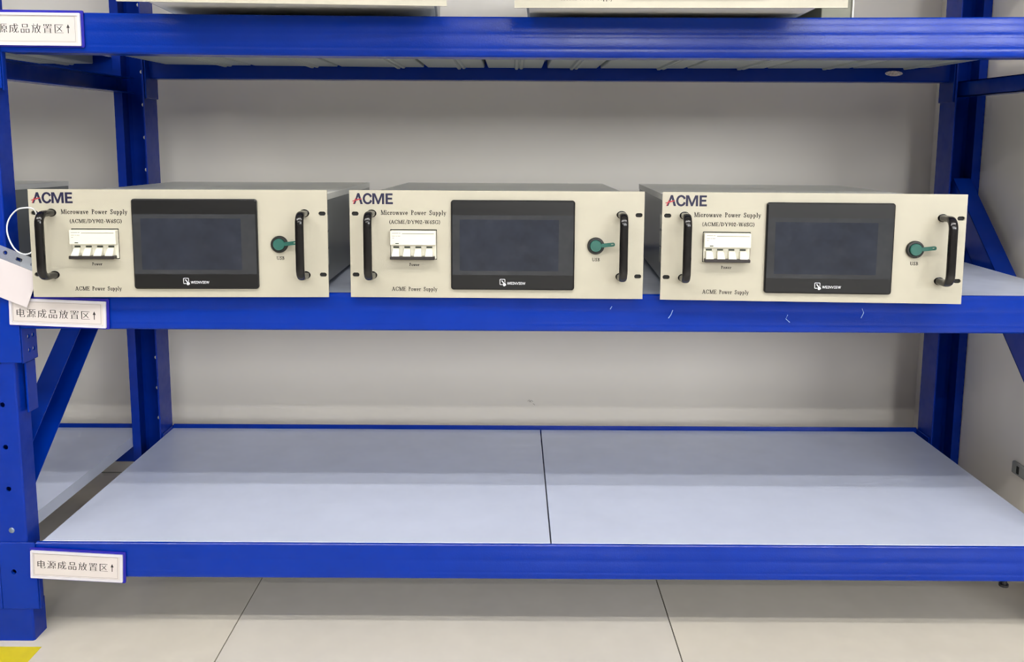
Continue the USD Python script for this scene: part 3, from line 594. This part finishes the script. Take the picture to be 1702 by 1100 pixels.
# ------------------------------------------------------------------ shelf labels
CJK = json.loads('''{"电":[[[-76,33,-11,34,-10,63,7,62,7,34,73,33,74,-61,7,-62,7,-94,9,-100,16,-103,65,-103,70,-101,73,-97,76,-82,76,-71,78,-70,93,-78,90,-95,85,-104,82,-108,-3,-108,-8,-102,-10,-96,-11,-62,-58,-62,-59,-73,-75,-73],[7,-52,57,-52,57,-18,7,-18],[7,-9,57,-9,57,24,7,24],[-58,-52,-11,-52,-11,-18,-58,-18],[-58,-9,-11,-9,-11,24,-58,24]]],"源":[[[-53,-108,-47,-93,-41,-76,-35,-44,-33,-11,-32,53,90,53,90,45,-17,45,-17,-20,-23,-66,-30,-89,-39,-106]],[[79,-101,61,-66,71,-64,88,-89,90,-97]],[[-7,16,23,17,28,34,30,37,33,37,44,34,43,28,40,23,40,17,82,17,84,15,84,-47,45,-48,45,-106,43,-108,29,-107,29,-48,-7,-47],[8,-12,68,-12,68,10,8,10],[8,-19,8,-41,68,-41,68,-19,67,-18]],[[-12,-104,-20,-97,-10,-84,0,-66,2,-64,11,-68,9,-76,-10,-103]],[[-79,56,-73,61,-45,43,-43,40,-50,33,-79,54]],[[-85,-103,-71,-75,-61,-50,-58,-46,-57,-45,-50,-51,-47,-54,-66,-98,-72,-108,-84,-108]],[[-88,-1,-88,2,-83,7,-54,-10,-52,-12,-58,-18,-60,-19]]],"成":[[[-88,-108,-81,-85,-76,-55,-74,28,9,29,8,62,24,63,26,29,68,29,68,35,63,40,39,56,38,58,42,61,45,62,76,42,71,35,71,29,90,28,90,19,27,19,31,-24,38,-54,51,-31,63,-2,77,-5,70,-24,59,-46,44,-68,44,-75,49,-87,55,-96,61,-102,69,-105,73,-102,75,-97,79,-69,91,-76,90,-94,84,-107,49,-108,39,-96,31,-83,4,-107,-17,-107,-16,-106,-7,-100,12,-85,24,-72,24,-63,19,-47,13,-15,10,19,-58,19,-58,-12,-7,-13,-7,-44,-10,-75,-13,-80,-17,-84,-22,-87,-50,-86,-51,-78,-30,-79,-26,-75,-24,-60,-23,-21,-58,-21,-59,-55,-63,-79,-68,-96,-74,-108]]],"品":[[[10,-108,10,-35,85,-35,85,-107,70,-108,69,-106,25,-106,24,-108],[25,-96,69,-96,69,-43,25,-43]],[[-55,54,56,55,57,-6,-54,-7],[-38,2,39,2,39,46,-38,46,-39,45]],[[-83,-108,-83,-35,-12,-35,-12,-107,-27,-108,-28,-106,-68,-106,-69,-108],[-68,-43,-68,-96,-28,-96,-28,-43]]],"放":[[[1,-31,-9,-22,0,-8,10,16,17,40,22,63,29,63,37,60,31,35,31,26,92,25,92,18,79,17,78,16,75,-4,69,-27,62,-46,53,-63,53,-70,63,-84,75,-96,89,-106,89,-107,70,-107,50,-88,42,-78,30,-92,11,-108,-7,-107,-7,-106,13,-92,28,-77,33,-70,33,-61,25,-44,15,-10],[26,4,32,-22,43,-52,47,-45,55,-22,62,17,26,17]],[[-90,-108,-78,-85,-71,-62,-69,-47,-69,22,-91,22,-91,30,-2,30,-2,22,-52,22,-52,-10,-11,-11,-12,-74,-14,-95,-19,-107,-36,-107,-31,-100,-29,-87,-27,-48,-27,-19,-52,-19,-54,-54,-62,-84,-70,-98,-77,-107]],[[-49,39,-56,60,-46,63,-37,47,-37,42]]],"置":[[[-77,55,79,55,79,22,7,21,5,12,5,4,84,4,84,-2,3,-3,1,-8,0,-20,62,-21,63,-104,89,-104,89,-107,-89,-107,-89,-104,-63,-104,-62,-21,-16,-20,-14,-11,-14,-3,-86,-3,-86,3,-12,4,-10,14,-10,21,-77,22],[31,27,63,27,63,50,31,50],[-47,-104,46,-104,46,-87,-47,-87],[-47,-83,46,-83,46,-66,-47,-66],[-47,-62,46,-62,46,-45,-47,-45],[-47,-41,46,-41,46,-25,-47,-25],[-16,27,15,27,15,50,-16,50],[-61,27,-31,27,-31,50,-61,50]]],"区":[[[-82,51,-80,53,85,52,85,43,-65,43,-65,-101,90,-101,90,-107,-81,-107]],[[-50,-75,-50,-73,-23,-53,0,-32,0,-26,-44,14,-41,18,-38,21,-35,19,11,-20,29,2,46,27,57,23,45,4,23,-24,23,-31,54,-62,63,-72,63,-74,54,-81,37,-62,11,-37,-14,-60,-42,-81]]]}''')
def cjk_word(x0, pitch, size, z):
    out = []
    for i, ch in enumerate('电源成品放置区'):
        for rings in CJK[ch]:
            R_ = [np.array(r, float).reshape(-1, 2) for r in rings]
            R_ = [np.column_stack([x0 + i * pitch + q[:, 0] * size / 172, z + (q[:, 1] + 22) * size / 168]) for q in R_]
            g = sg.Polygon(R_[0], R_[1:])
            out.append(g if g.is_valid else g.buffer(0))
    return out
def shelf_label(label, x, z, tilt, w=0.160, h=0.0505):
    t = thing('shelf_label', label, 'shelf label', (x, -0.0005, z), (0, tilt, 0), 'labels on the shelf beams')
    obj('magnetic_backing', face(rrect(-0.0022, -h - 0.0022, w + 0.0042, 0.0042, 0.002, 3), 0.0025, -0.0008), 'label_backing', t, smooth=False)
    fr = rrect(0, -h, w, 0, 0.0012, 3)
    win = sg.box(0.0042, -h + 0.0042, w - 0.0046, -0.0042)
    obj('frame', cat([face(fr.difference(win), 0.0030, -0.0033), face(win, 0.0012, -0.0033)]), 'frame_white', t, smooth=False)
    pp = obj('paper', face(win.buffer(-0.0002), 0.0004, -0.0046), 'paper_white', t, smooth=False)
    bl = sg.box(0.0062, -h + 0.0066, w - 0.0088, -0.0058)
    obj('border_line', face(bl.exterior.buffer(0.0003), 0.0001, -0.00502), 'line_grey', pp, smooth=False)
    obj('lettering', face(union_all(cjk_word(0.0180, 0.0181, 0.0142, -0.0245)), 0.0001, -0.00502), 'ink_label', pp, smooth=False)
    ax = 0.1415
    ar = sg.box(ax - 0.0006, -0.0318, ax + 0.0006, -0.0220).union(sg.Polygon([(ax - 0.0026, -0.0236), (ax + 0.0026, -0.0236), (ax, -0.0176)]))
    obj('arrow', face(ar, 0.0001, -0.00502), 'ink_label', pp, smooth=False)
shelf_label('white framed label on the left end of the bottom shelf beam', -0.0098, 0.1712, 2.9)
shelf_label('white framed label on the left end of the middle shelf beam, under the hanging tag', -0.0150, 0.6165, 2.0, 0.1615, 0.0455)
shelf_label('white framed label on the top shelf beam, in the upper left corner', -0.0300, 1.0805, 0.4, 0.1615, 0.0515)

# ------------------------------------------------------------------ tag hung from the faceplate slot of the left power supply
TA = 22.3
tg = thing('hanging_tag', 'white card in a clear holder hung by a loop from the left power supply', 'tag', (0.018, -0.0128, 0.601), (0, TA, 0))
TW, TH = 0.098, 0.062
obj('card', bev(-TW, 0.0, -0.0004, 0.0004, 0.0, TH, 0.0002), 'card_white', tg, smooth=False)
pl = rrect(-TW - 0.002, -0.002, 0.002, TH + 0.021, 0.002, 3)
slot = rrect(-0.042 - 0.0, TH + 0.008, -0.033, TH + 0.0125, 0.001, 3); hole = sg.Point(-0.062, TH + 0.0125).buffer(0.0026, quad_segs=6)
slot2 = rrect(-0.018, TH + 0.008, -0.009, TH + 0.0125, 0.001, 3)
strip = rrect(-TW - 0.002, TH + 0.0005, 0.002, TH + 0.021, 0.002, 3).difference(slot).difference(hole).difference(slot2)
h_ = obj('clear_holder', face(strip, 0.0012, 0.0006), 'clear_plastic', tg, smooth=False, label='clear plastic strip with punched holes')
obj('rim', cat([face(hole.buffer(0.0008).difference(hole), 0.0003, -0.0006), face(slot.buffer(0.0007).difference(slot), 0.0003, -0.0006)]), 'recess_black', h_, smooth=False)
# the loop, in world measures turned into the tag's frame
ca, sa = math.cos(math.radians(TA)), math.sin(math.radians(TA))
def to_tag(p):
    d = np.array(p) - np.array((0.018, -0.0128, 0.601)); return (ca * d[0] - sa * d[2], d[1], sa * d[0] + ca * d[2])
from scipy.interpolate import splprep, splev
lp = [(0.0470, -0.0325, 0.7690), (0.0380, -0.0340, 0.7695), (0.0220, -0.0280, 0.7660), (0.0040, -0.0220, 0.7500), (-0.0030, -0.0180, 0.7300), (0.0000, -0.0160, 0.7120), (0.0085, -0.0145, 0.6970), (0.0180, -0.0100, 0.6905), (0.0290, -0.0090, 0.6930), (0.0400, -0.0120, 0.7100), (0.0470, -0.0190, 0.7400), (0.0490, -0.0225, 0.7600)]
tck, _ = splprep(np.array(lp + lp[:1]).T, s=0, per=True); q = np.array(splev(np.linspace(0, 1, 60)[:-1], tck)).T
obj('loop', tube([to_tag(v) for v in q], 0.0013, 8, closed=True, updir=(0, 1, 0)), 'loop_white', tg, smooth=True)
